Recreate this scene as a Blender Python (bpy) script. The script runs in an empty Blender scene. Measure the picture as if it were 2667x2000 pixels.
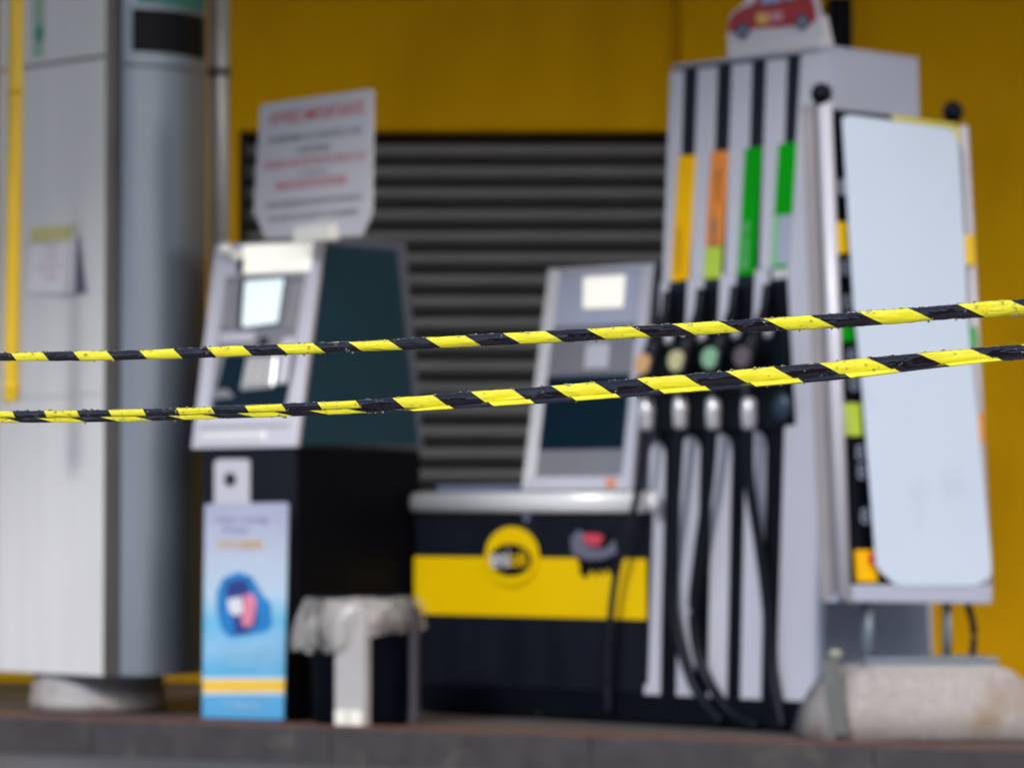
import bpy, bmesh, math, random
from mathutils import Vector, Matrix, noise
random.seed(7)
R = math.radians
S = bpy.context.scene
COL = S.collection

# ------------------------------------------------------------------ camera
FPX, CX, CY, HOR, CAMZ = 9630.0, 1333.5, 1000.0, 1350.0, 0.70
PITCH = math.atan((HOR - CY) / FPX)
cam_d = bpy.data.cameras.new('camera'); cam = bpy.data.objects.new('camera', cam_d); COL.objects.link(cam)
cam.location = (0, 0, CAMZ); cam.rotation_euler = (R(90) + PITCH, 0, 0)
cam_d.sensor_width = 36.0; cam_d.lens = 36.0 * FPX / 2667.0
cam_d.clip_start = 0.1; cam_d.clip_end = 2000
cam_d.dof.use_dof = True; cam_d.dof.focus_distance = 4.58
cam_d.dof.aperture_fstop = 6.9; cam_d.dof.aperture_blades = 0
S.camera = cam

# ------------------------------------------------------------------ sky and sun
SUN_EL, SUN_AZ = 33, -30          # azimuth from straight behind the camera, towards its left
W = bpy.data.worlds.new('World'); S.world = W; W.use_nodes = True
nt = W.node_tree; nt.nodes.clear()
sk = nt.nodes.new('ShaderNodeTexSky'); sk.sky_type = 'NISHITA'; sk.sun_disc = False
sk.sun_elevation = R(SUN_EL); sk.sun_rotation = R(180 + SUN_AZ)
sk.air_density = 1.0; sk.dust_density = 2.2; sk.ozone_density = 1.0
bg = nt.nodes.new('ShaderNodeBackground'); bg.inputs[1].default_value = 0.15
wo = nt.nodes.new('ShaderNodeOutputWorld')
nt.links.new(sk.outputs[0], bg.inputs[0]); nt.links.new(bg.outputs[0], wo.inputs[0])
sun_d = bpy.data.lights.new('sun', 'SUN'); sun_d.energy = 1.3; sun_d.angle = R(12); sun_d.color = (1.0, .985, .96)
sun = bpy.data.objects.new('sun', sun_d); COL.objects.link(sun)
az = R(SUN_AZ); sd = Vector((math.sin(az) * math.cos(R(SUN_EL)), -math.cos(az) * math.cos(R(SUN_EL)), math.sin(R(SUN_EL))))
sun.rotation_euler = sd.to_track_quat('Z', 'Y').to_euler()
S.view_settings.view_transform = 'Standard'; S.view_settings.look = 'None'
S.view_settings.exposure = 0.70; S.view_settings.gamma = 1.0

# ------------------------------------------------------------------ picture measurement helpers
CAM = Vector((0, 0, CAMZ))
cp, sp = math.cos(PITCH), math.sin(PITCH)
def ray(px, py):
    a = (px - CX) / FPX; b = -(py - CY) / FPX
    return Vector((a, cp - b * sp, sp + b * cp))
def at(px, py, Y):                     # point at distance Y in front of the camera
    r = ray(px, py); return CAM + r * (Y / r.y)
def ground(px, py, z=0.0):
    r = ray(px, py); return CAM + r * ((z - CAMZ) / r.z)
class Fr:                              # a local frame: x right along the front, y back, z up
    def __init__(s, O, th):
        s.O = Vector(O); s.th = th
        s.M = Matrix.Translation(s.O) @ Matrix.Rotation(-R(th), 4, 'Z'); s.I = s.M.inverted()
        s.c = s.I @ CAM
    def d(s, px, py): return s.I.to_3x3() @ ray(px, py)
    def front(s, px, py, y0=0, k=0):
        d = s.d(px, py); t = (y0 + k * s.c.z - s.c.y) / (d.y - k * d.z); return s.c + d * t
    def side(s, px, py, x0=0, k=0):
        d = s.d(px, py); t = (x0 + k * s.c.z - s.c.x) / (d.x - k * d.z); return s.c + d * t
    def top(s, px, py, z0=0):
        d = s.d(px, py); t = (z0 - s.c.z) / d.z; return s.c + d * t

# ------------------------------------------------------------------ materials
def lin(c):
    return tuple(((v / 255) / 12.92 if v / 255 <= .04045 else ((v / 255 + .055) / 1.055) ** 2.4) for v in c)
MATS = {}
def mat(name, rgb, rough=.5, metal=0.0, var=.12, vs=6.0, bump=0.0, bs=60.0, spec=.5, coat=0.0, stretch=(1, 1, 1), rvar=.08, dirt=None):
    if name in MATS: return MATS[name]
    m = bpy.data.materials.new(name); m.use_nodes = True; n = m.node_tree; b = n.nodes['Principled BSDF']
    tc = n.nodes.new('ShaderNodeTexCoord'); mp = n.nodes.new('ShaderNodeMapping'); mp.inputs['Scale'].default_value = stretch
    n.links.new(tc.outputs['Object'], mp.inputs[0])
    nz = n.nodes.new('ShaderNodeTexNoise'); nz.inputs['Scale'].default_value = vs; nz.inputs['Detail'].default_value = 5
    n.links.new(mp.outputs[0], nz.inputs['Vector'])
    mx = n.nodes.new('ShaderNodeMix'); mx.data_type = 'RGBA'
    c = rgb
    mx.inputs[6].default_value = (*[v * (1 - var) for v in c], 1); mx.inputs[7].default_value = (*[min(1, v * (1 + var)) for v in c], 1)
    n.links.new(nz.outputs['Fac'], mx.inputs[0]); out = mx.outputs[2]
    if dirt:
        n2 = n.nodes.new('ShaderNodeTexNoise'); n2.inputs['Scale'].default_value = dirt[1]; n2.inputs['Detail'].default_value = 8
        n.links.new(mp.outputs[0], n2.inputs['Vector'])
        rp = n.nodes.new('ShaderNodeValToRGB'); rp.color_ramp.elements[0].position = dirt[2]; rp.color_ramp.elements[1].position = dirt[2] + .18
        n.links.new(n2.outputs['Fac'], rp.inputs[0])
        m2 = n.nodes.new('ShaderNodeMix'); m2.data_type = 'RGBA'; m2.inputs[7].default_value = (*dirt[0], 1)
        n.links.new(rp.outputs[0], m2.inputs[0]); n.links.new(out, m2.inputs[6]); out = m2.outputs[2]
    n.links.new(out, b.inputs['Base Color'])
    mr = n.nodes.new('ShaderNodeMapRange'); mr.inputs[3].default_value = max(.02, rough - rvar); mr.inputs[4].default_value = min(1, rough + rvar)
    n.links.new(nz.outputs['Fac'], mr.inputs[0]); n.links.new(mr.outputs[0], b.inputs['Roughness'])
    b.inputs['Metallic'].default_value = metal; b.inputs['Specular IOR Level'].default_value = spec; b.inputs['Coat Weight'].default_value = coat
    if bump:
        nb = n.nodes.new('ShaderNodeTexNoise'); nb.inputs['Scale'].default_value = bs; nb.inputs['Detail'].default_value = 4
        n.links.new(mp.outputs[0], nb.inputs['Vector'])
        bp = n.nodes.new('ShaderNodeBump'); bp.inputs['Strength'].default_value = bump; bp.inputs['Distance'].default_value = .01
        n.links.new(nb.outputs['Fac'], bp.inputs['Height']); n.links.new(bp.outputs[0], b.inputs['Normal'])
    MATS[name] = m; return m

M_wall = mat('yellow_wall_paint', (.93, .495, .0), .75, spec=.12, var=.12, vs=1.1, bump=.1, bs=70, stretch=(1, 1, .5), dirt=((.78, .41, .0), 1.6, .5))
M_shut = mat('shutter_grey', (.31, .315, .33), .5, spec=.3, var=.2, vs=3)
M_dark = mat('dark_gap', (.006, .006, .007), .6)
M_asph = mat('wet_asphalt', (.10, .10, .115), .5, var=.35, vs=40, dirt=((.15, .145, .15), 8, .58))
M_pave = mat('island_paving', (.10, .09, .09), .6, var=.3, vs=30)
M_tile = mat('red_edge_tile', (.15, .07, .055), .6, spec=.2, var=.3, vs=12)
M_kerb = mat('kerb_stone', (.050, .046, .050), .6, spec=.3, var=.55, vs=9, dirt=((.12, .11, .09), 7, .60))
M_canopy = mat('canopy_paint', (.42, .41, .38), .6)
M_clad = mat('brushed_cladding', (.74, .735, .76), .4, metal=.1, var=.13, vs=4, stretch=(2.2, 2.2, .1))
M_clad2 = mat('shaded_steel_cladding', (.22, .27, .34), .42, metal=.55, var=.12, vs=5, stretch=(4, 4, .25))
M_groove = mat('recess_grey', (.15, .15, .147), .45, metal=.4)
M_pipe = mat('grey_pipe', (.42, .45, .48), .35, metal=.3)
M_ypipe = mat('yellow_gas_pipe', (.75, .49, .01), .35, var=.08)
M_black = mat('gloss_black', (.004, .005, .009), .4, spec=.1, var=.2, vs=4)
M_teal = mat('teal_band', (.02, .17, .15), .4)
M_collar = mat('collar_metal', (.40, .39, .40), .6, metal=.1, dirt=((.28, .2, .16), 6, .55))
M_paper = mat('white_paper', (.86, .84, .90), .7, var=.03)
M_ybit = mat('pale_yellow_print', (.68, .62, .28), .7)
M_silver = mat('silver_plastic', (.57, .57, .655), .38, metal=.1, var=.05, vs=3)
M_lav = mat('light_grey_panel', (.40, .43, .56), .45, var=.05, vs=2.5, dirt=((.42, .42, .46), 3.5, .6))
M_face = mat('grey_fascia', (.24, .24, .27), .38, metal=.2, var=.06)
M_cream = mat('white_gloss', (.88, .87, .80), .18, var=.03)
M_tealp = mat('dark_teal_panel', (.012, .052, .084), .5, spec=.1, var=.15, vs=2)
M_dteal = mat('deep_teal_recess', (.002, .014, .026), .4, spec=.15)
M_char = mat('charcoal_metal', (.008, .010, .017), .45, spec=.13, var=.5, vs=3, stretch=(3, 3, .4))
M_char2 = mat('black_side_metal', (.002, .003, .007), .6, spec=.05, var=.2)
M_screen = mat('pale_screen_glass', (.72, .83, .86), .08, var=.04)
M_sheenglow = mat('painted_sheen_glow', (.86, .85, .78), .15, var=.03)  # emission put in for reflected sky sheen; the surfaces are no lamps
for m_, c_, e_ in ((M_screen, (.75, .9, .95, 1), .3), (M_sheenglow, (1, .97, .86, 1), .3)):
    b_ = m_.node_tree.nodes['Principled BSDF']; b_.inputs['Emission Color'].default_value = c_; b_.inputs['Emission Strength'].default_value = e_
M_key = mat('metal_keys', (.55, .54, .56), .3, metal=.5)
M_poster_o = mat('orange_print', (.72, .42, .12), .5)
M_poster_y = mat('yellow_print', (.85, .55, .04), .5, var=.1)
M_posw = mat('white_print', (.7, .72, .78), .5)
M_navy = mat('navy_print', (.02, .04, .22), .5, var=.4, vs=20)
M_blue = mat('blue_print', (.01, .2, .55), .5, var=.3, vs=16)
M_pink = mat('pink_print', (.7, .22, .35), .5, var=.25, vs=20)
M_sign = mat('white_sign_board', (.58, .57, .62), .45, var=.03)
M_red = mat('red_lettering', (.62, .12, .14), .5)
M_grey = mat('grey_lettering', (.22, .24, .26), .5)
M_binw = mat('pale_bin_strut', (.42, .41, .42), .45, dirt=((.38, .36, .33), 9, .6))
M_yel = mat('bright_yellow_band', (.84, .55, .0), .4, spec=.25, var=.06, vs=3)
M_rail = mat('chrome_rail', (.70, .71, .74), .3, metal=.1, var=.03)
M_lblY = mat('amber_label', (.92, .50, .0), .45, spec=.12, var=.05)
M_lblYd = mat('dark_amber_print', (.45, .24, .004), .4)
M_lblO = mat('orange_label', (.80, .27, .05), .45, spec=.15, dirt=((.62, .33, .16), 14, .55))
M_lime = mat('lime_label', (.45, .62, .05), .4)
M_green = mat('green_label', (.0, .33, .004), .45, spec=.12)
M_lgreen = mat('light_green_print', (.25, .55, .3), .4)
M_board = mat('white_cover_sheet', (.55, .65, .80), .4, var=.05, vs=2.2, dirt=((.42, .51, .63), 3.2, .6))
M_slate = mat('slate_parts_and_shade', (.13, .155, .225), .5, spec=.2)
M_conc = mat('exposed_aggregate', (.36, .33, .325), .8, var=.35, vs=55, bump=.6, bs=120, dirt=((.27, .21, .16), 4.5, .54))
M_plate = mat('blue_grey_plate', (.17, .22, .27), .4, metal=.4)
M_strap = mat('dark_strap', (.05, .06, .065), .5, dirt=((.12, .12, .13), 20, .6))
M_carred = mat('card_red', (.36, .02, .03), .4, var=.25, vs=18)
M_carblu = mat('card_window_blue', (.25, .38, .62), .4)
M_wheel = mat('card_wheel_blue', (.05, .07, .12), .4)
M_hose = mat('rubber_hose', (.003, .006, .011), .42, spec=.2)
M_hose2 = mat('grey_black_hose', (.010, .010, .018), .42, spec=.25)
M_cap = mat('worn_swivel_metal', (.60, .60, .63), .28, metal=.4, var=.25, vs=30)
M_liner = None
# translucent bin liner
def liner_mat():
    m = bpy.data.materials.new('clear_bin_liner'); m.use_nodes = True; n = m.node_tree; b = n.nodes['Principled BSDF']
    b.inputs['Base Color'].default_value = (.52, .50, .49, 1); b.inputs['Roughness'].default_value = .25
    tc = n.nodes.new('ShaderNodeTexCoord'); nz = n.nodes.new('ShaderNodeTexNoise'); nz.inputs['Scale'].default_value = 9
    mp = n.nodes.new('ShaderNodeMapping'); mp.inputs['Scale'].default_value = (1.3, 1.3, .45); n.links.new(tc.outputs['Object'], mp.inputs[0]); n.links.new(mp.outputs[0], nz.inputs['Vector'])
    rp = n.nodes.new('ShaderNodeValToRGB'); rp.color_ramp.elements[0].color = (.12, .12, .12, 1); rp.color_ramp.elements[0].position = .35
    rp.color_ramp.elements[1].color = (.62, .62, .62, 1); rp.color_ramp.elements[1].position = .6
    n.links.new(nz.outputs['Fac'], rp.inputs[0]); n.links.new(rp.outputs[0], b.inputs['Alpha'])
    return m
M_liner = liner_mat()
def poster_mat(z0, z1):
    m = bpy.data.materials.new('poster_print'); m.use_nodes = True; n = m.node_tree; b = n.nodes['Principled BSDF']
    tc = n.nodes.new('ShaderNodeTexCoord'); sx = n.nodes.new('ShaderNodeSeparateXYZ'); n.links.new(tc.outputs['Object'], sx.inputs[0])
    nz = n.nodes.new('ShaderNodeTexNoise'); nz.inputs['Scale'].default_value = 5; n.links.new(tc.outputs['Object'], nz.inputs['Vector'])
    ad = n.nodes.new('ShaderNodeMath'); ad.operation = 'MULTIPLY_ADD'; ad.inputs[1].default_value = .22; n.links.new(nz.outputs['Fac'], ad.inputs[0]); n.links.new(sx.outputs[2], ad.inputs[2])
    mr = n.nodes.new('ShaderNodeMapRange'); mr.inputs[1].default_value = z0 + .11; mr.inputs[2].default_value = z1 + .11
    n.links.new(ad.outputs[0], mr.inputs[0])
    rp = n.nodes.new('ShaderNodeValToRGB'); e = rp.color_ramp.elements
    e[0].position = 0; e[0].color = (.09, .36, .68, 1); e[1].position = 1; e[1].color = (.38, .40, .56, 1)
    for p, c in ((.22, (.12, .44, .72, 1)), (.33, (.26, .52, .78, 1)), (.45, (.13, .48, .74, 1)), (.58, (.45, .60, .76, 1)), (.72, (.46, .54, .68, 1))):
        q = e.new(p); q.color = c
    n.links.new(mr.outputs[0], rp.inputs[0]); n.links.new(rp.outputs[0], b.inputs['Base Color']); b.inputs['Roughness'].default_value = .35
    return m
def tape_mat():
    m = bpy.data.materials.new('black_yellow_tape'); m.use_nodes = True; n = m.node_tree; b = n.nodes['Principled BSDF']
    uv = n.nodes.new('ShaderNodeUVMap'); uv.uv_map = 'stripe'
    sx = n.nodes.new('ShaderNodeSeparateXYZ'); n.links.new(uv.outputs[0], sx.inputs[0])
    fr = n.nodes.new('ShaderNodeMath'); fr.operation = 'FRACT'; n.links.new(sx.outputs[0], fr.inputs[0])
    lt = n.nodes.new('ShaderNodeMath'); lt.operation = 'LESS_THAN'; lt.inputs[1].default_value = .51; n.links.new(fr.outputs[0], lt.inputs[0])
    tc = n.nodes.new('ShaderNodeTexCoord')
    nz = n.nodes.new('ShaderNodeTexNoise'); nz.inputs['Scale'].default_value = 40; n.links.new(tc.outputs['Object'], nz.inputs['Vector'])
    ya = n.nodes.new('ShaderNodeMix'); ya.data_type = 'RGBA'; ya.inputs[6].default_value = (.80, .70, .012, 1); ya.inputs[7].default_value = (.90, .84, .035, 1); n.links.new(nz.outputs['Fac'], ya.inputs[0])
    mx = n.nodes.new('ShaderNodeMix'); mx.data_type = 'RGBA'; mx.inputs[6].default_value = (.010, .006, .010, 1)
    n.links.new(ya.outputs[2], mx.inputs[7]); n.links.new(lt.outputs[0], mx.inputs[0]); n.links.new(mx.outputs[2], b.inputs['Base Color'])
    b.inputs['Roughness'].default_value = .12; b.inputs['Specular IOR Level'].default_value = .4; b.inputs['Coat Weight'].default_value = 1.0; b.inputs['Coat Roughness'].default_value = .04
    mp = n.nodes.new('ShaderNodeMapping'); mp.inputs['Scale'].default_value = (16, 16, 90); n.links.new(tc.outputs['Object'], mp.inputs[0])
    nb = n.nodes.new('ShaderNodeTexNoise'); nb.noise_type = 'RIDGED_MULTIFRACTAL'; nb.inputs['Scale'].default_value = 1.3; nb.inputs['Detail'].default_value = 3; nb.inputs['Distortion'].default_value = 1.2
    n.links.new(mp.outputs[0], nb.inputs['Vector'])
    bp = n.nodes.new('ShaderNodeBump'); bp.inputs['Strength'].default_value = .5; bp.inputs['Distance'].default_value = .0026
    n.links.new(nb.outputs['Fac'], bp.inputs['Height']); n.links.new(bp.outputs[0], b.inputs['Normal']); n.links.new(bp.outputs[0], b.inputs['Coat Normal'])
    return m
M_tape = tape_mat()
M_drop = bpy.data.materials.new('water'); M_drop.use_nodes = True
_b = M_drop.node_tree.nodes['Principled BSDF']; _b.inputs['Transmission Weight'].default_value = 1; _b.inputs['IOR'].default_value = 1.33; _b.inputs['Roughness'].default_value = .02

# ------------------------------------------------------------------ mesh helpers
def prism(bm, pts, ext, bev=0.0, seg=2):
    """polygon pts pushed along ext"""
    ext = Vector(ext); pts = [Vector(p) for p in pts]
    a = [bm.verts.new(p) for p in pts]; b = [bm.verts.new(p + ext) for p in pts]; n = len(pts)
    fs = [bm.faces.new(a), bm.faces.new(b[::-1])]
    for i in range(n): fs.append(bm.faces.new((a[i], b[i], b[(i + 1) % n], a[(i + 1) % n])))
    bmesh.ops.recalc_face_normals(bm, faces=fs)
    if bev:
        es = set(e for f in fs for e in f.edges)
        bmesh.ops.bevel(bm, geom=list(es), offset=bev, segments=seg, affect='EDGES', profile=.6)
def box(bm, x0, x1, y0, y1, z0, z1, bev=0.0, seg=2):
    prism(bm, [(x0, y0, z0), (x1, y0, z0), (x1, y0, z1), (x0, y0, z1)], (0, y1 - y0, 0), bev, seg)
def tube(bm, path, r, n=14, cap=True):
    path = [Vector(p) for p in path]; rs = r if isinstance(r, (list, tuple)) else [r] * len(path); rings = []
    up = Vector((0, 0, 1))
    for i, p in enumerate(path):
        t = (path[min(i + 1, len(path) - 1)] - path[max(i - 1, 0)]).normalized()
        a = t.cross(up)
        if a.length < .05: a = t.cross(Vector((1, 0, 0)))
        a.normalize(); b = t.cross(a).normalized()
        rings.append([bm.verts.new(p + (a * math.cos(q * 2 * math.pi / n) + b * math.sin(q * 2 * math.pi / n)) * rs[i]) for q in range(n)])
    fs = []
    for i in range(len(path) - 1):
        for q in range(n): fs.append(bm.faces.new((rings[i][q], rings[i][(q + 1) % n], rings[i + 1][(q + 1) % n], rings[i + 1][q])))
    if cap: fs.append(bm.faces.new(rings[0])); fs.append(bm.faces.new(rings[-1]))
    for f in fs[:-2] if cap else fs: f.smooth = True
    bmesh.ops.recalc_face_normals(bm, faces=fs)
def smooth_path(pts, n=10):
    pts = [Vector(p) for p in pts]; out = []; P = [pts[0]] + pts + [pts[-1]]
    for i in range(1, len(P) - 2):
        for k in range(n):
            t = k / n; a, b, c, d = P[i - 1], P[i], P[i + 1], P[i + 2]
            out.append(.5 * ((2 * b) + (c - a) * t + (2 * a - 5 * b + 4 * c - d) * t * t + (3 * b - a - 3 * c + d) * t ** 3))
    out.append(pts[-1]); return out
def disc(bm, c, nrm, r, t, n=28, sz=1.0, bev=0.0):
    """short cylinder, axis nrm, squashed in z by sz"""
    nrm = Vector(nrm).normalized(); a = nrm.cross(Vector((0, 0, 1))).normalized(); b = a.cross(nrm).normalized()
    prism(bm, [Vector(c) + a * math.cos(i * 2 * math.pi / n) * r + b * math.sin(i * 2 * math.pi / n) * r * sz for i in range(n)], nrm * t, bev)
def blob(bm, c, s, sub=3, jit=0.0):
    r = bmesh.ops.create_icosphere(bm, subdivisions=sub, radius=1)
    for v in r['verts']:
        q = v.co.copy()
        if jit: q *= 1 + jit * noise.noise(q * 2.1 + Vector(c) * 3)
        v.co = Vector((q.x * s[0], q.y * s[1], q.z * s[2])) + Vector(c)
    for f in bm.faces:
        if all(v in r['verts'] for v in f.verts): f.smooth = True
def BM(): return bmesh.new()
def part(name, bm, m, parent=None, label=None):
    me = bpy.data.meshes.new(name); bm.to_mesh(me); bm.free()
    for mm in (m if isinstance(m, list) else [m]): me.materials.append(mm)
    o = bpy.data.objects.new(name, me); COL.objects.link(o)
    if parent: o.parent = parent
    if label: o['label'] = label
    return o
def tag(o, label, cat, group=None):
    o['label'] = label; o['category'] = cat
    if group: o['group'] = group
    return o
def thing(name, fr, label, cat, group=None):
    o = bpy.data.objects.new(name, None); COL.objects.link(o)
    o.empty_display_size = .1; o.location = fr.O; o.rotation_euler = (0, 0, -R(fr.th)); return tag(o, label, cat, group)
def struct(name, bm, m):
    o = part(name, bm, m); o['kind'] = 'structure'; return o
def text(bm, s, org, ux, uz, size, depth=.002, wide=None, align='CENTER'):
    """lettering as real thin geometry: org centre, ux reading direction, uz up"""
    cu = bpy.data.curves.new('t', 'FONT'); cu.body = s; cu.size = 1; cu.extrude = 0; cu.align_x = align; cu.align_y = 'CENTER'; cu.offset = .012
    ob = bpy.data.objects.new('t', cu); COL.objects.link(ob); bpy.context.view_layer.update()
    me = bpy.data.meshes.new_from_object(ob.evaluated_get(bpy.context.evaluated_depsgraph_get()))
    xs = [v.co.x for v in me.vertices]; w = (max(xs) - min(xs)) or 1
    sx = (wide / w) if wide else size
    ux = Vector(ux).normalized(); uz = Vector(uz).normalized(); nn = ux.cross(uz)
    k = len(bm.verts); bm.from_mesh(me); bm.verts.ensure_lookup_table()
    for v in bm.verts[k:]: v.co = Vector(org) + ux * v.co.x * sx + uz * v.co.y * size + nn * depth
    bpy.data.objects.remove(ob); bpy.data.meshes.remove(me); bpy.data.curves.remove(cu)

# ================================================================== SETTING
WY = 16.1
kL, kR = ground(0, 1862), ground(2667, 1951)
kd = (kR - kL).normalized(); kn = Vector((kd.y, -kd.x, 0))       # kn points to the camera
bm = BM(); prism(bm, [(-300, -300, -.13), (300, -300, -.13), (300, 300, -.13), (-300, 300, -.13)], (0, 0, -.2)); struct('ground', bm, M_asph)
A, B = kL - kd * 5.6, kL + kd * 12
bm = BM()
prism(bm, [A - kn * .16 - Vector((0, 0, .008)), B - kn * .16 - Vector((0, 0, .008)), Vector((B.x, WY + .3, -.008)), Vector((A.x, WY + .3, -.008))], (0, 0, -.12))
struct('pavement', bm, M_pave)
bm = BM(); L = 17.6; t = 0.0; i = 0
while t < L:                                                     # kerb stones with joints
    a, b = A + kd * (t + .0015), A + kd * (t + .9985)
    ztop = Vector((0, 0, -.006))
    prism(bm, [a + ztop, b + ztop, b - kn * .13 + ztop, a - kn * .13 + ztop], (0, 0, -.16), .006); t += 1.0
struct('kerb', bm, M_kerb)
bm = BM(); t = 0
while t < L:
    a, b = A + kd * (t + .001), A + kd * (t + .199)
    prism(bm, [a - kn * .022, b - kn * .022, b - kn * .158, a - kn * .158], (0, 0, -.0055)); t += .2
struct('pavement_edge', bm, M_tile)

# canopy overhead (what shades the top of the wall)
bm = BM(); box(bm, -9, 9, 9.4, WY - .05, 4.3, 4.75)
tag(part('canopy_roof', bm, M_canopy), 'flat canopy roof carried by the steel pillar above the pumps', 'canopy')

# unseen block added behind the camera to darken low-sky reflections in tapes and steel
fz = Fr((0, -13, -.13), 180)
ob = thing('reflection_blocker', fz, 'unseen dark block with windows, added behind the camera to darken reflections', 'building')
M_brick = mat('dark_brick', (.07, .055, .05), .85, var=.4, vs=9)
bm = BM(); box(bm, -32, 32, 0, 9, 0, 7.2, .02); part('wall', bm, M_brick, ob)
bm = BM(); box(bm, -32.3, 32.3, -.3, 9.2, 7.21, 7.5, .02); part('cornice', bm, M_canopy, ob)
M_wpane = mat('dark_window_glass', (.02, .025, .03), .08)
for fl in range(2):
    for k in range(-9, 10):
        bm = BM(); box(bm, k * 3.2 - .65, k * 3.2 + .65, -.05, -.002, 1.3 + fl * 3.4, 3.1 + fl * 3.4, .01); w_ = part('window', bm, M_canopy, ob)
        bm = BM(); box(bm, k * 3.2 - .56, k * 3.2 + .56, -.06, -.052, 1.4 + fl * 3.4, 3.0 + fl * 3.4); part('pane', bm, M_wpane, w_)

# building: yellow wall with roller shutter
fw = Fr((0, WY, 0), 0)
bld = thing('garage_building', fw, 'deep yellow painted wall holding a dark grey roller shutter', 'building')
P = lambda px, py: fw.front(px, py)
sx0, sz1 = P(622, 340).x, P(622, 340).z; sx1 = P(1850, 340).x; cornx = P(1772, 0).x; HT = 4.6
bm = BM()
box(bm, -9, sx0, 0, .3, -.13, sz1)
box(bm, -9, cornx, 0, .3, sz1 + .001, HT); box(bm, sx1 - .01, sx1 + .3, .01, .3, -.13, sz1)
part('wall', bm, M_wall, bld)
bm = BM(); box(bm, cornx, 9, -.05, .3, sz1 - .002, HT); box(bm, sx1 + .002, 9, -.052, .3, -.13, sz1 - .002); part('wall_pier', bm, M_wall, bld)
sh = BM(); box(sh, sx0, sx1, .16, .2, -.13, sz1)
so = part('roller_shutter', sh, M_dark, bld)
pitch = 57.0 / (FPX / WY)
z = sz1 - .045; bm = BM()
while z > -.1:                                                   # curved slats
    n = 8; prof = []
    for q in range(n + 1):
        a = q / n; prof.append((.155 - .06 * math.sin(a * math.pi) ** .8, z - a * (pitch - .034)))
    for q in range(n):
        y0, za = prof[q]; y1, zb = prof[q + 1]
        f = bm.faces.new([bm.verts.new(v) for v in ((sx0 + .03, y0, za), (sx0 + .03, y1, zb), (sx1 - .03, y1, zb), (sx1 - .03, y0, za))]); f.smooth = True
    z -= pitch
bmesh.ops.remove_doubles(bm, verts=bm.verts[:], dist=1e-5); bmesh.ops.recalc_face_normals(bm, faces=bm.faces[:])
for f in bm.faces:
    if f.normal.y > 0: f.normal_flip()
part('slats', bm, M_shut, so)
bm = BM(); box(bm, sx0, sx0 + .028, .02, .15, -.13, sz1 - .002); part('guide_rail', bm, M_dark, so)
bm = BM(); box(bm, sx1 - .028, sx1, .02, .15, -.13, sz1 - .002)
part('guide_rail', bm, M_dark, so)
# dark ventilation box high on the wall
f2 = Fr(at(2180, 60, WY - .07), 0)
vb = thing('wall_lamp_box', f2, 'black box fixed high on the yellow wall behind the car-shaped card', 'wall box')
a = f2.front(2152, 5); b = f2.front(2212, 140)
bm = BM(); box(bm, a.x, b.x, -.16, 0, b.z, a.z, .008); part('housing', bm, M_black, vb)
bm = BM()
for q in range(6):
    zz = b.z + (a.z - b.z) * (q + .5) / 6; box(bm, a.x + .015, b.x - .015, -.172, -.162, zz - .006, zz + .006)
part('grille', bm, M_char, vb)

# ================================================================== PILLAR
fc = Fr(at(270, 1350, 13.25).xy.to_3d(), 45)
pil = thing('canopy_pillar', fc, 'broad steel-clad canopy pillar on a round collar, left of the payment machine', 'pillar')
zb = fc.front(150, 1755).z; zj = fc.front(260, 152).z
xl = fc.front(2, 900).x - .02
zs = fc.front(150, 1033).z
for z0, z1 in ((zb, zs), (zs + .0015, zj), (zj + .010, 4.3)):
    bm = BM(); box(bm, xl, -.006, 0, .03, z0, z1, .003); part('front_cladding', bm, M_clad, pil)
bm = BM(); box(bm, xl + .01, -.03, .031, .5, zb + .01, 4.3); part('core', bm, M_groove, pil)
bm = BM(); box(bm, -.028, .01, .045, .07, zb, 4.3); box(bm, -.006, .0, 0.004, .044, zb, 4.3)
part('corner_channel', bm, M_groove, pil)
bm = BM(); y1 = fc.side(520, 900, 0.0).y; prev = None; n = 24
def sidecurve(a): return .022 + .085 * math.sin(a * math.pi) ** .8 * (1 - .35 * a)
for z0, z1 in ((zb, zj - .03), (zj - .022, 4.3)):
    for q in range(n):
        a0, a1 = q / n, (q + 1) / n
        f = bm.faces.new([bm.verts.new(v) for v in ((sidecurve(a0), .06 + a0 * (y1 - .06), z0), (sidecurve(a1), .06 + a1 * (y1 - .06), z0), (sidecurve(a1), .06 + a1 * (y1 - .06), z1), (sidecurve(a0), .06 + a0 * (y1 - .06), z1))]); f.smooth = True
bmesh.ops.remove_doubles(bm, verts=bm.verts[:], dist=1e-5); bmesh.ops.recalc_face_normals(bm, faces=bm.faces[:])
for z0 in (zb,):
    f = bm.faces.new([bm.verts.new((sidecurve(q / n), .06 + q / n * (y1 - .06), z0 + .002)) for q in range(n + 1)] + [bm.verts.new((-.3, y1, z0 + .002)), bm.verts.new((-.3, .06, z0 + .002))])
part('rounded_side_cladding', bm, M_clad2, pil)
def band(z0, z1, a_0, a_1, off, m, nm, lab=None):
    bm = BM(); k = 16
    for q in range(k):
        u0 = a_0 + (a_1 - a_0) * q / k; u1 = a_0 + (a_1 - a_0) * (q + 1) / k
        bm.faces.new([bm.verts.new(v) for v in ((sidecurve(u0) + off, .06 + u0 * (y1 - .06), z0), (sidecurve(u1) + off, .06 + u1 * (y1 - .06), z0), (sidecurve(u1) + off, .06 + u1 * (y1 - .06), z1), (sidecurve(u0) + off, .06 + u0 * (y1 - .06), z1))])
    bmesh.ops.remove_doubles(bm, verts=bm.verts[:], dist=1e-5); bmesh.ops.recalc_face_normals(bm, faces=bm.faces[:])
    return part(nm, bm, m, pil, lab)
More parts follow.
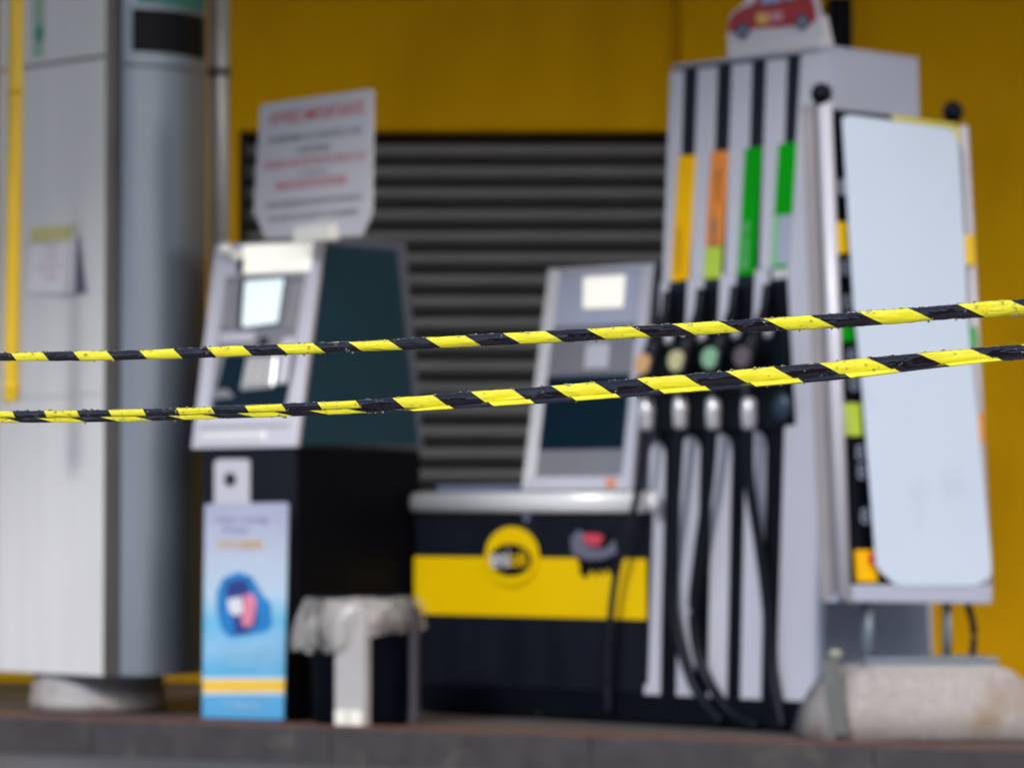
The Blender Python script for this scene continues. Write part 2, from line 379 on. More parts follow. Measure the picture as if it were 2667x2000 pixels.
zk0, zk1 = fc.side(430, 142, .06).z, fc.side(430, 32, .06).z
band(zk0, zk1, .06, .98, .006, M_black, 'black_panel')
band(zk1 + .02, zk1 + .3, .1, 1.0, .005, M_teal, 'teal_panel')
bm = BM(); p = fc.front(85, 165, -.003); q = fc.front(113, -60, -.003); box(bm, p.x, q.x, -.004, -.001, p.z + .02, q.z)
part('green_stain', bm, mat('pale_green_tape', (.36, .56, .44), .5), pil)
bm = BM(); p = fc.front(103, 88, -.006); blob(bm, p, (.02, .003, .03), 2, .4); part('green_mark', bm, mat('green_mark', (.02, .25, .18), .5), pil)
bm = BM(); cc = fc.I @ Vector((at(258, 1350, 13.69).x, 13.69, 0))
tube(bm, [cc + Vector((0, 0, z)) for z in (0, .05, .052, .095, .10, zb + .02)], [.250, .250, .244, .244, .240, .238], 48)
part('round_collar', bm, M_collar, pil)

fp = Fr(at(567, 1350, 14.1).xy.to_3d(), 0)
dp = thing('drain_pipe', fp, 'slim grey drain pipe rising between the pillar and the notice board', 'pipe')
bm = BM(); tube(bm, [(0, 0, 0), (0, 0, 4.3)], .040, 24); part('pipe', bm, M_pipe, dp)
bm = BM(); zz = fp.front(567, 190).z; tube(bm, [(0, 0, zz - .016), (0, 0, zz + .016)], .046, 24); part('pipe_collar', bm, M_groove, dp)
bm = BM(); tube(bm, [(0, 0, .5), (0, 0, .53)], .046, 24); part('pipe_collar', bm, M_groove, dp)
fy = Fr(at(38, 1350, 13.05).xy.to_3d(), 0)
gp = thing('yellow_gas_pipe', fy, 'yellow painted pipe strapped upright to the left of the steel pillar', 'pipe')
pa = fy.front(31, 1045, 0); pb = fy.front(45, -200, 0)
bm = BM(); tube(bm, smooth_path([(pa.x, 0, pa.z), (pa.x, 0, pa.z + .2), pb, (pb.x, 0, 4.3)], 8), .0275, 20); part('pipe', bm, M_ypipe, gp)
for zz in (1.15, 2.2, 3.2):
    bm = BM(); tube(bm, [(pa.x + (pb.x - pa.x) * (zz - pa.z) / (pb.z - pa.z), 0, zz), (pa.x + (pb.x - pa.x) * (zz - pa.z) / (pb.z - pa.z), 0, zz + .02)], .031, 20)
    part('clip', bm, M_ypipe, gp)

# paper notice, taped at the top, curling off the steel at its right
bm = BM(); nx, nz_ = 10, 8; vs = []
for j in range(nz_ + 1):
    row = []
    for i in range(nx + 1):
        u, v = i / nx, j / nz_
        px = 80 + 120 * u - (v * 6); py = 605 + 158 * v
        p = fc.front(px, py, -.008 - .03 * (u ** 2.2) * (.15 + .85 * v)); row.append(bm.verts.new(p))
    vs.append(row)
for j in range(nz_):
    for i in range(nx): f = bm.faces.new((vs[j][i], vs[j + 1][i], vs[j + 1][i + 1], vs[j][i + 1])); f.smooth = True
pn = part('paper_notice', bm, M_paper)
pn.location = fc.O; pn.rotation_euler = (0, 0, -R(45)); tag(pn, 'white paper notice with a pale yellow heading taped to the steel pillar', 'notice')
bm = BM(); prism(bm, [fc.front(*p_, -.004) for p_ in ((196, 612), (204, 616), (226, 764), (186, 766))], (0, .0015, 0)); part('curl_shade', bm, mat('painted_curl_shade', (.16, .17, .26), .6), pn)  # flat slate patch painting the shade under the curled paper
bm = BM(); a = fc.front(83, 596, -.009); b = fc.front(190, 624, -.009); box(bm, a.x, b.x, -.016, -.014, b.z, a.z); part('yellow_heading', bm, M_ybit, pn)
for k, s in enumerate(('AVVISO', 'CHIUSO', 'FINO A NUOVO', 'ORDINE')):
    bm = BM(); text(bm, s, fc.front(132, 645 + k * 26, -.018), (1, 0, 0), (0, 0, 1), .022, .0)
    part('lettering', bm, mat('pink_lettering', (.68, .5, .58), .6), pn)

# ================================================================== PAYMENT TERMINAL
ft = Fr(ground(767, 1873), 30)
pt = thing('payment_terminal', ft, 'self-service payment machine with slanted steel face and dark teal sides', 'payment machine')
T1, T2, T3, T4 = ft.side(767, 1163), ft.side(835, 622), ft.side(1058, 628), ft.side(1104, 1166)
kf = (T2.y - T1.y) / (T2.z - T1.z); y0f = T1.y - kf * T1.z
F = lambda px, py, off=0: ft.front(px, py, y0f + off, kf)
hl = F(498, 1168).x; bl = ft.front(524, 1400).x
zmid = (T1.z + T4.z) / 2; yb = T4.y - .02
bm = BM(); box(bm, bl, -.004, T1.y + .012, yb, 0.04, zmid - .004, .006); part('base_cabinet', bm, [M_char], pt)
bm = BM(); box(bm, -.003, .0, T1.y + .03, yb - .01, .05, zmid - .012); part('side_panel', bm, M_char2, pt, 'black lower side panel')
bm = BM(); box(bm, bl + .02, -.02, T1.y + .03, yb - .02, 0, .041); part('plinth', bm, M_black, pt)
bm = BM()
prism(bm, [(hl, T1.y + .02, zmid), (hl, T2.y + .02, T2.z), (hl, T3.y, T3.z + .0), (hl, T4.y, zmid)], (-hl, 0, 0), .008)
part('head_shell', bm, M_slate, pt)
bm = BM(); prism(bm, [ft.side(845, 637, .0005), ft.side(1030, 651, .0005), ft.side(1088, 1160, .0005), ft.side(778, 1160, .0005)], (.004, 0, 0), .001)
part('side_panel', bm, M_tealp, pt, 'dark teal upper side panel')
# front fascia as a thick leaning plate with silver frame
nrm = Vector((0, -1, kf)).normalized()
def fpoly(bm, pts, off, th, bev=.002):
    prism(bm, [F(*p, off=-off) for p in pts], (0, th, 0), bev)
bm = BM(); fpoly(bm, [(560, 641), (838, 621), (770, 1163), (498, 1168)], .0, .03, .004); part('front_frame', bm, M_silver, pt)
bm = BM(); fpoly(bm, [(589, 720), (795, 712), (742, 1060), (545, 1066)], .006, .02); part('fascia', bm, M_face, pt)
bm = BM(); fpoly(bm, [(631, 640), (812, 630), (802, 705), (629, 714)], .012, .02, .004); part('sheen_panel', bm, M_sheenglow, pt)  # glowing panel stands in for the sky sheen on the steel
bm = BM(); fpoly(bm, [(622, 680), (634, 670), (632, 712), (616, 712)], .016, .01, .0); part('camera_slot', bm, M_black, pt)
bm = BM(); c = F(586, 650, -.02); blob(bm, c, (.028, .02, .024), 3); part('lock_knob', bm, M_cream, pt); bm = BM(); c = F(614, 668, -.02); blob(bm, c, (.020, .018, .02), 3); part('lock_knob', bm, M_cream, pt)
bm = BM(); fpoly(bm, [(626, 727), (745, 718), (728, 846), (618, 860)], .010, .02); sf = part('screen_surround', bm, M_dteal, pt)
bm = BM(); fpoly(bm, [(637, 732), (738, 724), (722, 840), (629, 853)], .014, .02, .003); part('screen', bm, M_screen, sf)
for side_, xs0, dx in (('l', 582, 0), ('r', 752, 0)):
    bm = BM()
    for r_ in range(5):
        for c_ in range(2):
            xx = xs0 + c_ * 15 - r_ * 4.2 + 10; yy = 752 + r_ * 22
            p = F(xx, yy, -.012); blob(bm, p, (.0085, .006, .0095), 2)
    part('key_column', bm, M_key, pt)
bm = BM(); fpoly(bm, [(575, 868), (662, 864), (657, 890), (571, 893)], .012, .01); part('receipt_slot', bm, M_silver, pt)
bm = BM(); fpoly(bm, [(675, 880), (700, 878), (697, 899), (672, 901)], .010, .01); part('card_slot', bm, M_dteal, pt)
bm = BM(); fpoly(bm, [(585, 925), (768, 915), (742, 1058), (551, 1064)], .009, .02); rc = part('recess', bm, M_dteal, pt)
bm = BM(); fpoly(bm, [(640, 925), (722, 922), (712, 1010), (622, 1018)], .016, .03, .012)
part('pin_pad', bm, M_key, rc)
bm = BM()
for r_ in range(3):
    for c_ in range(3): blob(bm, F(652 + c_ * 24 - r_ * 4, 950 + r_ * 21, -.022), (.009, .006, .009), 2)
part('pin_keys', bm, M_cream, rc)
bm = BM(); fpoly(bm, [(733, 880), (762, 878), (745, 998), (716, 1000)], .018, .02, .006); part('banknote_slot', bm, M_silver, pt)
bm = BM(); fpoly(bm, [(553, 1018), (590, 1012), (610, 1035), (548, 1040)], .012, .02, .004); part('tray_lip', bm, M_face, rc)
bm = BM(); fpoly(bm, [(520, 1112), (752, 1106), (752, 1110), (520, 1116)], .003, .004, 0); part('seam', bm, M_groove, pt)
bm = BM(); fpoly(bm, [(522, 1126), (690, 1121), (686, 1149), (518, 1153)], .008, .02, .008); part('sheen_slab', bm, M_rail, pt)  # bright slab put in for the white sheen on the lower face
bm = BM(); prism(bm, [ft.front(*p, T1.y + .004) for p in ((566, 1196), (645, 1196), (649, 1204), (649, 1330), (557, 1330), (557, 1206))], (0, .01, 0), .003)
lp = part('lock_plate', bm, M_silver, pt)
bm = BM(); disc(bm, ft.front(600, 1248, T1.y + .0035), (0, -1, 0), .024, .004); part('keyhole', bm, M_dark, lp)

# poster leaning on the lower cabinet
fo = Fr(ground(738, 1877), 30)
zt = fo.front(750, 1309).z
po = thing('poster_board', fo, 'tall blue advertising poster standing against the payment machine', 'poster')
kp = .02 / zt
PF = lambda px, py, off=0: fo.front(px, py, -off, kp)
bm = BM(); prism(bm, [PF(533, 1318), PF(538, 1312), PF(744, 1308), PF(750, 1315), PF(738, 1874), PF(526, 1868)], (0, .008, 0), .001)
part('print', bm, poster_mat(0, zt), po)
bm = BM(); prism(bm, [PF(529, 1764, .002), PF(741, 1763, .002), PF(739, 1808, .002), PF(529, 1808, .002)], (0, .0015, 0)); part('white_stripe', bm, M_posw, po)
bm = BM(); prism(bm, [PF(528, 1770, .004), PF(741, 1769, .004), PF(740, 1799, .004), PF(528, 1800, .004)], (0, .0015, 0)); part('yellow_stripe', bm, M_poster_y, po)
def ppoly(pts, m, nm, off=.003):
    bm = BM(); prism(bm, [PF(*p, off=off) for p in pts], (0, .0012, 0)); return part(nm, bm, m, po)
halo = [(565, 1540), (580, 1505), (620, 1488), (655, 1500), (685, 1550), (705, 1570), (708, 1630), (690, 1645), (600, 1660), (578, 1640), (565, 1590)]
ppoly(halo, M_blue, 'picture', .002)
ppoly([(592, 1515), (640, 1507), (652, 1545), (668, 1560), (670, 1620), (640, 1650), (612, 1650), (605, 1600), (588, 1550)], M_navy, 'picture', .004)
ppoly([(592, 1560), (628, 1553), (634, 1595), (612, 1604), (596, 1590)], M_posw, 'picture', .006)
ppoly([(635, 1548), (660, 1545), (668, 1570), (658, 1625), (640, 1634), (628, 1620), (632, 1590)], M_pink, 'picture', .0075)
bm = BM(); text(bm, 'ECO DIESEL', PF(628, 1418, .004), (1, 0, 0), (0, 0, 1), .042, .0, wide=.19); part('lettering', bm, M_poster_o, po, 'orange lettering')
for s_, p_, w_ in (('scopri i vantaggi', (630, 1352), .22), ('del nuovo', (612, 1378), .11)):
    bm = BM(); text(bm, s_, PF(*p_, .004), (1, 0, 0), (0, 0, 1), .028, .0, wide=w_); part('lettering', bm, mat('violet_print', (.32, .32, .55), .5), po, 'pale violet lettering')
for s_, p_, h_, w_ in (('in stazione', (632, 1834), .032, .15), ('energia pulita', (640, 1690), .018, .2), ('per il tuo motore', (640, 1708), .018, .2), ('ogni giorno', (640, 1726), .018, .15)):
    bm = BM(); text(bm, s_, PF(*p_, .004), (1, 0, 0), (0, 0, 1), h_, .0, wide=w_); part('lettering', bm, mat('pale_print', (.36, .62, .72), .5), po, 'pale lettering')

# notice board on top of the terminal
base = at(812, 615, 12.98)
fs = Fr(base, 47)
sg = thing('notice_board', fs, 'white notice board with red and grey lettering propped on the payment machine', 'sign')
SF = lambda px, py, off=0: fs.front(px, py, -off, .03)
bm = BM(); prism(bm, [SF(*p) for p in ((677, 280), (684, 272), (964, 232), (971, 240), (968, 545), (962, 570), (940, 616), (690, 622), (668, 568), (660, 548))], (0, .008, 0), .002)
part('board', bm, M_sign, sg)
def sline(s, x0, x1, yc, h, m, slope):
    bmm = BM()
    cxm = (x0 + x1) / 2; a = SF(x0, yc - slope * (x0 - cxm), .002); b = SF(x1, yc - slope * (x1 - cxm), .002)
    text(bmm, s, SF(cxm, yc, .002), (1, 0, 0), (0, 0, 1), h, .0, wide=abs(b.x - a.x))
    part('lettering', bmm, m, sg)
for ln_ in (('AVVISO IMPORTANTE', 700, 946, 298, .062, M_red, .13), ('SONO ACCETTATE SOLO LE', 688, 946, 420, .040, M_red, .1), ('BANCONOTE INTEGRE', 718, 900, 478, .044, M_red, .1),
            ('SI INFORMA LA CLIENTELA CHE', 700, 938, 354, .036, M_grey, .1), ('IN QUESTO IMPIANTO', 775, 862, 388, .030, M_grey, .1), ('E NON', 780, 850, 450, .024, M_grey, .1),
            ('NON INSERIRE BANCONOTE ROVINATE', 692, 940, 526, .034, M_grey, .08), ('IN CASO DI GUASTO CHIAMARE', 700, 930, 562, .034, M_grey, .08)): sline(*ln_)
bm = BM(); a = fs.front(766, 592, -.03); b = fs.front(862, 622, -.03); box(bm, a.x, b.x, -.036, .012, b.z - .004, a.z, .005); part('bracket', bm, M_cream, sg)

# ================================================================== LITTER BIN
fb = Fr(at(940, 1350, 12.75).xy.to_3d(), 30)
bn = thing('litter_bin', fb, 'black litter bin with a pale front strut between the payment machine and the pump', 'litter bin')
zr = fb.front(930, 1560, 0).z
bm = BM(); tube(bm, [(0, 0, 0.0), (0, 0, .02), (0, 0, zr - .03), (0, 0, zr)], [.16, .165, .178, .18], 40); part('bin_body', bm, M_char2, bn)
bm = BM(); tube(bm, [(0, 0, zr - .012), (0, 0, zr + .012)], .186, 40); part('rim', bm, M_char, bn)
bm = BM(); p0 = fb.front(868, 1880, -.2); p1 = fb.front(946, 1560, -.2); box(bm, p0.x, p1.x, -.193, -.15, 0.0, zr - .015, .004)
st = part('front_strut', bm, M_binw, bn)
bm = BM(); zz = fb.front(900, 1850, -.215).z
for a_, b_ in ((p0.x + .008, (p0.x + p1.x) / 2 - .004), ((p0.x + p1.x) / 2 + .004, p1.x - .006)):
    bm = BM(); box(bm, a_, b_, -.206, -.192, .002, zz, .003); part('foot_plate', bm, M_cream, st)
bm = BM(); q = fb.front(1078, 1800, 0); box(bm, q.x - .008, q.x + .018, -.02, .01, 0, zr - .02, .004); part('side_strut', bm, mat('side_strut_grey', (.05, .045, .06), .5), bn)
# liner
bm = BM(); n, mrow = 72, 9; rows = []
for j in range(mrow):
    v = j / (mrow - 1); row = []
    for i in range(n):
        a = 2 * math.pi * i / n
        fold = .020 * noise.noise(Vector((math.cos(a) * 2.6, math.sin(a) * 2.6, v * 2))) + .005 * math.sin(a * 11 + 4 * v) * v
        drop = (.15 + .07 * noise.noise(Vector((math.cos(a) * 1.6, math.sin(a) * 1.6, 5)))) * (1.0 + .25 * math.sin(a - 2.4))
        if v < .2: rr, zz = .168 + v * .1, zr - .03 + v * .25
        else: w = (v - .2) / .8; rr, zz = .194 + .036 * math.sin(w * 2.4) + fold * (.5 + w), zr + .02 - drop * w ** .9
        row.append(bm.verts.new((math.cos(a) * rr, math.sin(a) * rr, zz + .01 * noise.noise(Vector((a * 3, v, 1))))))
    rows.append(row)
for j in range(mrow - 1):
    for i in range(n): f = bm.faces.new((rows[j][i], rows[j][(i + 1) % n], rows[j + 1][(i + 1) % n], rows[j + 1][i])); f.smooth = True
# knotted corner hanging at the left
kc = fb.front(812, 1655, -.12)
bl_ = []
for j in range(9):
    v = j / 8; row = []
    for i in range(14):
        a = 2 * math.pi * i / 14; rr = (.018 + .034 * math.sin(min(1, v * 1.15) * 2.7)) * (1 + .3 * math.sin(a * 3 + v * 4))
        row.append(bm.verts.new((kc.x + .045 * (1 - v) - .012 * v + math.cos(a) * rr, kc.y + math.sin(a) * rr, kc.z + .07 - .12 * v + .012 * math.sin(a * 2))))
    bl_.append(row)
for j in range(8):
    for i in range(14): f = bm.faces.new((bl_[j][i], bl_[j][(i + 1) % 14], bl_[j + 1][(i + 1) % 14], bl_[j + 1][i])); f.smooth = True
ln = part('bin_liner', bm, M_liner); ln.location = fb.O; ln.rotation_euler = (0, 0, -R(30))
tag(ln, 'crumpled translucent plastic bag folded over the rim of the black litter bin', 'bin liner')

# ================================================================== FUEL DISPENSER
fd = Fr(ground(2115, 1904), 45)
du = thing('fuel_dispenser', fd, 'tall fuel pump with silver ribs, coloured fuel strips and low black and yellow cabinet', 'fuel pump')
cT = fd.side(2163, 130)
kd_ = cT.y / cT.z
D = lambda px, py, off=0: fd.front(px, py, -off, kd_)
back = fd.side(2385, 168).y; backb = fd.side(2425, 1700).y
zT = cT.z
# tall body behind the ribs
xL = D(1745, 600).x + .0
bm = BM(); xt = D(1746, 240).x; xl = max(D(1700, 1500).x, xt + .003)
prism(bm, [(0, .06, .10), (0, .06 + kd_ * zT, zT - .012), (0, back, zT - .012), (0, backb, .10)], (xl, 0, 0), .004); part('tower_body', bm, M_dteal, du)
bm = BM(); prism(bm, [(0, .002, .12), (0, kd_ * zT + .002, zT), (0, back, zT), (0, backb, .12)], (.012, 0, 0), .004)
part('side_panel', bm, M_lav, du)
zsl = fd.side(2125, 1080).z
bm = BM(); prism(bm, [(.013, .03, .13), (.013, kd_ * zsl + .05, zsl), (.013, back - .02, zsl + .05), (.013, backb - .02, .13)], (.004, 0, 0), .001); part('lower_side_shade', bm, M_slate, du, 'slate overlay painting shade on the lower side')  # slate overlay paints the price board's shade onto the side panel
bm = BM(); prism(bm, [(xt, kd_ * zT, zT), (.012, kd_ * zT, zT), (.012, back, zT), (xt, back, zT)], (0, 0, .012), .003); part('top_cover', bm, M_lav, du)
def dquad(bm, pts, th, off=0.0, bev=.003): prism(bm, [D(*p, off=off) for p in pts], (0, th, 0), bev)
def xat(x_top, y): return x_top - (y - 170) * 58 / 1680.0
ribs = [(1745, 1781), (1817, 1868), (1906, 1958), (1996, 2049), (2086, 2163)]
for i, (a, b) in enumerate(ribs):
    bm = BM(); yt = 188 - (a - 1745) * .125
    y2 = 735 - i * 11
    s_ = 10
    if i < 4:
        dquad(bm, [(a, yt), (b, yt - 5), (xat(b, y2), y2), (xat(a, y2) , y2)], .004, 0, .001)
        nb = [1738, 1786, 1871, 1962][i] if i else 1738
        lo = {0: (1716, 1739), 1: (1786, 1831), 2: (1871, 1915), 3: (1962, 2001)}[i]
        dquad(bm, [(lo[0] + 4, y2 + 1), (lo[1] + 2, y2 + 1), (lo[1] - 12, 1105), (lo[0] - 10, 1105)], .005, 0, .002)
    else:
        dquad(bm, [(a, yt - 2), (b, 131), (2115, 1880), (2052, 735)], .004, 0, .001)
    part('rib', bm, M_silver, du)
low = [(1682, 1722, 1150, 1832), (1765, 1812, 1135, 1852), (1846, 1895, 1128, 1866), (1932, 1985, 1122, 1880), (2022, 2113, 1108, 1890)]
for i, (a, b, t0, b0) in enumerate(low):
    bm = BM(); cx = (a + b) / 2; lean = 9; pts = []
    if i < 4:
        for q in range(9):
            an = math.pi - math.pi * q / 8; pts.append((cx + lean + (b - a) / 2 * math.cos(an), t0 + 38 - 38 * math.sin(an)))
    else: pts = [(a + 20, t0), (2140, t0)]
    pts += [(b - 6, b0), (a - 6 if i < 4 else a - 4, b0)]
    dquad(bm, pts, .010, .006 if i < 4 else .004, .004); part('rib', bm, M_silver, du)
# dark inner slots
bm = BM(); dquad(bm, [(1757, 182), (2090, 142), (2052, 735), (1722, 760)], .006, -.0035, 0); part('slot_back', bm, mat('slot_navy', (.012, .017, .028), .4, spec=.25), du)
bm = BM(); dquad(bm, [(1716, 1120), (2045, 1100), (2030, 1900), (1672, 1850)], .01, -.008, 0); part('slot_back', bm, M_black, du, 'dark hose channels')
MATS['slot_navy'].node_tree.nodes['Principled BSDF'].inputs['Specular IOR Level'].default_value = .12
# coloured fuel strips
def strip(pts, m, lab, off=.004):
    bm = BM(); dquad(bm, pts, .012, off, .002); return part('fuel_label', bm, m, du, lab)
def sq(xa, xb, ya, yb2, sl=-.10):
    l = lambda x, y: x - (y - ya) * .062
    return [(xa, ya), (xb, ya + sl * (xb - xa)), (l(xb, yb2), yb2 + sl * (xb - xa)), (l(xa, yb2), yb2)]
s1 = strip(sq(1766, 1811, 408, 733), M_lblY, 'amber fuel strip')
s2 = strip(sq(1851, 1896, 396, 642), M_lblO, 'orange fuel strip')
s2b = strip(sq(1836, 1880, 645, 728), M_lime, 'lime fuel strip')
s3 = strip(sq(1940, 1983, 386, 718), M_green, 'long green fuel strip')
s4 = strip(sq(2027, 2074, 375, 562), M_green, 'short green fuel strip')
s5 = strip(sq(2014, 2030, 562, 700), M_lgreen, 'narrow pale green strip')
bm = BM(); dquad(bm, sq(2031, 2062, 562, 700), .01, .003, .001); part('grey_insert', bm, M_lav, du)
s6 = strip(sq(2012, 2052, 700, 728), M_sign, 'white tag')
s6b = strip(sq(2014, 2050, 690, 704), M_green, 'green tag')
def vtext(s, p0, m, size, wide, par, off=.007):
    bm = BM(); text(bm, s, D(*p0, off=off), (0, kd_, 1), (-1, 0, 0), size, .002, wide=wide); return part('lettering', bm, m, par)
vtext('GASOLIO', (1768, 650), M_lblYd, .032, .16, s1); vtext('DIESEL', (1871, 480), mat('brown_print', (.4, .14, .03), .5), .03, .13, s2)
vtext('SUPER +', (1860, 590), mat('grey_brown_print', (.25, .18, .15), .5), .04, .12, s2)
vtext('SENZA PB', (1943, 640), M_lgreen, .032, .16, s3)
# left cabinet
def C(px, py, off=0): return fd.front(px, py, -off)
cl, cr = C(1080, 1600).x, C(1688, 1600).x
zc = C(1380, 1335).z; cb = .42
bm = BM(); box(bm, cl, cr, 0, cb, .10, zc, .004); part('cabinet', bm, M_char, du)
bm = BM(); box(bm, cl + .01, .03, -.01, cb, 0, .098, .006); pl = part('plinth', bm, M_black, du)
bm = BM(); disc(bm, C(1403, 1862, .012), (0, -1, 0), .017, .008); part('bolt', bm, M_char, pl)
bm = BM(); zy0, zy1 = C(1400, 1606).z, C(1400, 1452).z
box(bm, cl + .001, cr - .004, -.006, -.002, zy0, zy1, .0015); yb_ = part('yellow_band', bm, M_yel, du)
# round badge: yellow disc, black oval, white and yellow letters
cz = C(1335, 1448, .01); rad = 78 / FPX * 12.6
bm = BM(); disc(bm, cz, (0, -1, 0), rad / .76, .006, 40, .78); bg_ = part('round_badge', bm, M_yel, du)
bm = BM(); disc(bm, cz + Vector((0, -.0085, -.012)), (0, -1, 0), rad * 1.02, .003, 40, .54); part('oval', bm, M_black, bg_)
bm = BM(); text(bm, 'eni', cz + Vector((-.05, -.014, -.010)), (1, 0, 0), (0, 0, 1), .095, .0, wide=.095); part('lettering', bm, M_posw, bg_, 'white lettering')
bm = BM(); text(bm, 'café', cz + Vector((.042, -.014, -.010)), (1, 0, 0), (0, 0, 1), .080, .0, wide=.088); part('lettering', bm, M_yel, bg_, 'yellow lettering')
# second emblem: grey animal-like shape over black, red centre, ragged feet
def epoly(pts, m, nm, off, par, lab=None):
    bm = BM(); prism(bm, [C(*p, off=off) for p in pts], (0, .002, 0)); return part(nm, bm, m, par, lab)
em = epoly([(1487, 1388), (1512, 1376), (1560, 1384), (1600, 1400), (1612, 1440), (1606, 1500), (1600, 1478), (1592, 1500), (1582, 1478), (1572, 1500), (1562, 1482), (1552, 1502), (1540, 1482), (1528, 1506), (1512, 1496), (1506, 1458), (1486, 1444)], M_black, 'emblem', .009, du, 'black emblem with red centre')
epoly([(1486, 1400), (1505, 1380), (1530, 1392), (1520, 1414), (1545, 1430), (1580, 1426), (1600, 1404), (1606, 1440), (1570, 1456), (1530, 1458), (1490, 1442)], mat('grey_emblem', (.14, .14, .2), .5), 'emblem_body', .012, em)
epoly([(1520, 1394), (1535, 1388), (1560, 1390), (1573, 1400), (1560, 1420), (1540, 1422), (1522, 1410)], mat('emblem_red', (.62, .06, .10), .5), 'emblem_centre', .015, em)
bm = BM(); disc(bm, C(1373, 1348, .001), (0, -1, 0), .015, .005); part('lock', bm, M_slate, du)
# rail with rounded nose
zr0, zr1 = C(1300, 1336).z, C(1300, 1282).z
bm = BM(); rr = (zr1 - zr0) / 2; pr = []
for q in range(13):
    a = math.pi / 2 + math.pi * q / 12; pr.append((0, -.006 + rr * .55 * math.cos(a), (zr0 + zr1) / 2 + rr * math.sin(a)))
pr = [(0, cb, zr1)] + pr + [(0, cb, zr0)]
prism(bm, [(cl + .002, y, z) for _, y, z in pr], (cr - cl - .030, 0, 0), 0)
for f in bm.faces:
    if abs(f.normal.x) < .5 and f.calc_area() < .08: f.smooth = True
part('top_rail', bm, M_rail, du)
bm = BM(); xx = C(1700, 1305, .03).x; blob(bm, (xx, -.02, (zr0 + zr1) / 2), (.020, .03, .036), 3); part('rail_end', bm, M_rail, du)
bm = BM(); box(bm, cl + .01, cr - .38, .1, cb - .02, zr1 + .001, zr1 + .03, .004); part('top_edge', bm, M_slate, du)
# display head
b0 = fd.front(1357, 1272, .04); xh = b0.x; t0_ = fd.side(1427, 702, xh); kh = (t0_.y - b0.y) / (t0_.z - b0.z); yh = b0.y - kh * b0.z
H = lambda px, py, off=0: fd.front(px, py, yh - off, kh)
def hq(bm, pts, off, th, bev=.003): prism(bm, [H(*p, off=off) for p in pts], (0, th, 0), bev)
bm = BM(); hq(bm, [(1427, 703), (1704, 682), (1642, 1272), (1357, 1272)], 0, .12, .012); hd = part('display_head', bm, M_slate, du)
bm = BM(); hq(bm, [(1427, 700), (1453, 700), (1390, 1240), (1357, 1275)], .012, .03, .006); part('frame', bm, M_rail, hd, 'bright left frame bar')
for pts_, o_ in (([(1672, 690), (1702, 684), (1642, 1274), (1618, 1240)], .012), ([(1390, 1241), (1620, 1239), (1642, 1275), (1360, 1276)], .0105), ([(1453, 700), (1672, 688), (1670, 700), (1450, 712)], .011)):
    bm = BM(); hq(bm, pts_, o_, .02, .003); part('frame', bm, M_silver, hd)
bm = BM(); hq(bm, [(1455, 713), (1672, 701), (1655, 842), (1440, 852)], .004, .02); part('upper_display', bm, M_lav, hd)
bm = BM(); hq(bm, [(1519, 722), (1627, 716), (1620, 800), (1517, 804)], .008, .01); part('label_plate', bm, M_sheenglow, hd)  # pale label, its brightness put in as a glow
bm = BM(); hq(bm, [(1438, 856), (1654, 846), (1648, 972), (1425, 978)], .004, .02); part('lower_display', bm, M_face, hd)
bm = BM(); hq(bm, [(1526, 895), (1585, 893), (1580, 958), (1520, 960)], .008, .01); part('label_plate', bm, M_silver, hd)
bm = BM(); hq(bm, [(1424, 982), (1640, 975), (1622, 1168), (1400, 1172)], .002, .02); part('dark_window', bm, M_dteal, hd)
bm = BM(); hq(bm, [(1400, 1174), (1622, 1170), (1619, 1238), (1393, 1240)], .004, .02); part('lower_panel', bm, M_face, hd)
bm = BM(); hq(bm, [(1578, 1246), (1602, 1245), (1600, 1268), (1576, 1270)], .016, .01); part('orange_sticker', bm, mat('orange_sticker', (.75, .25, .12), .5), hd)

# ---- nozzles with their hoses
NZ = [  # disc, cap, hose path in the picture, disc colour, label
 ((1678, 948), (1685, 1080), [(1684, 1115), (1668, 1240), (1640, 1370), (1606, 1490), (1590, 1610), (1584, 1740), (1584, 1850)], mat('orange_disc', (.60, .34, .16), .4), 'fuel nozzle with an orange disc, hose hanging across the yellow band'),
 ((1765, 940), (1772, 1076), [(1770, 1112), (1758, 1300), (1745, 1480), (1762, 1640), (1810, 1790), (1880, 1880)], mat('yellow_disc', (.50, .47, .26), .4), 'fuel nozzle with a pale yellow disc, hose in the first dark channel'),
 ((1853, 933), (1858, 1078), [(1856, 1112), (1846, 1250), (1820, 1440), (1806, 1600), (1830, 1740), (1900, 1850), (1975, 1890)], mat('green_disc', (.22, .44, .27), .4), 'fuel nozzle with a pale green disc, hose bowing leftwards'),
 ((1937, 930), (1951, 1078), [(1950, 1112), (1952, 1250), (1978, 1420), (1998, 1580), (2010, 1740), (2040, 1895)], mat('mauve_disc', (.11, .085, .10), .4), 'fuel nozzle with a dull mauve disc, hose running down to the right')]
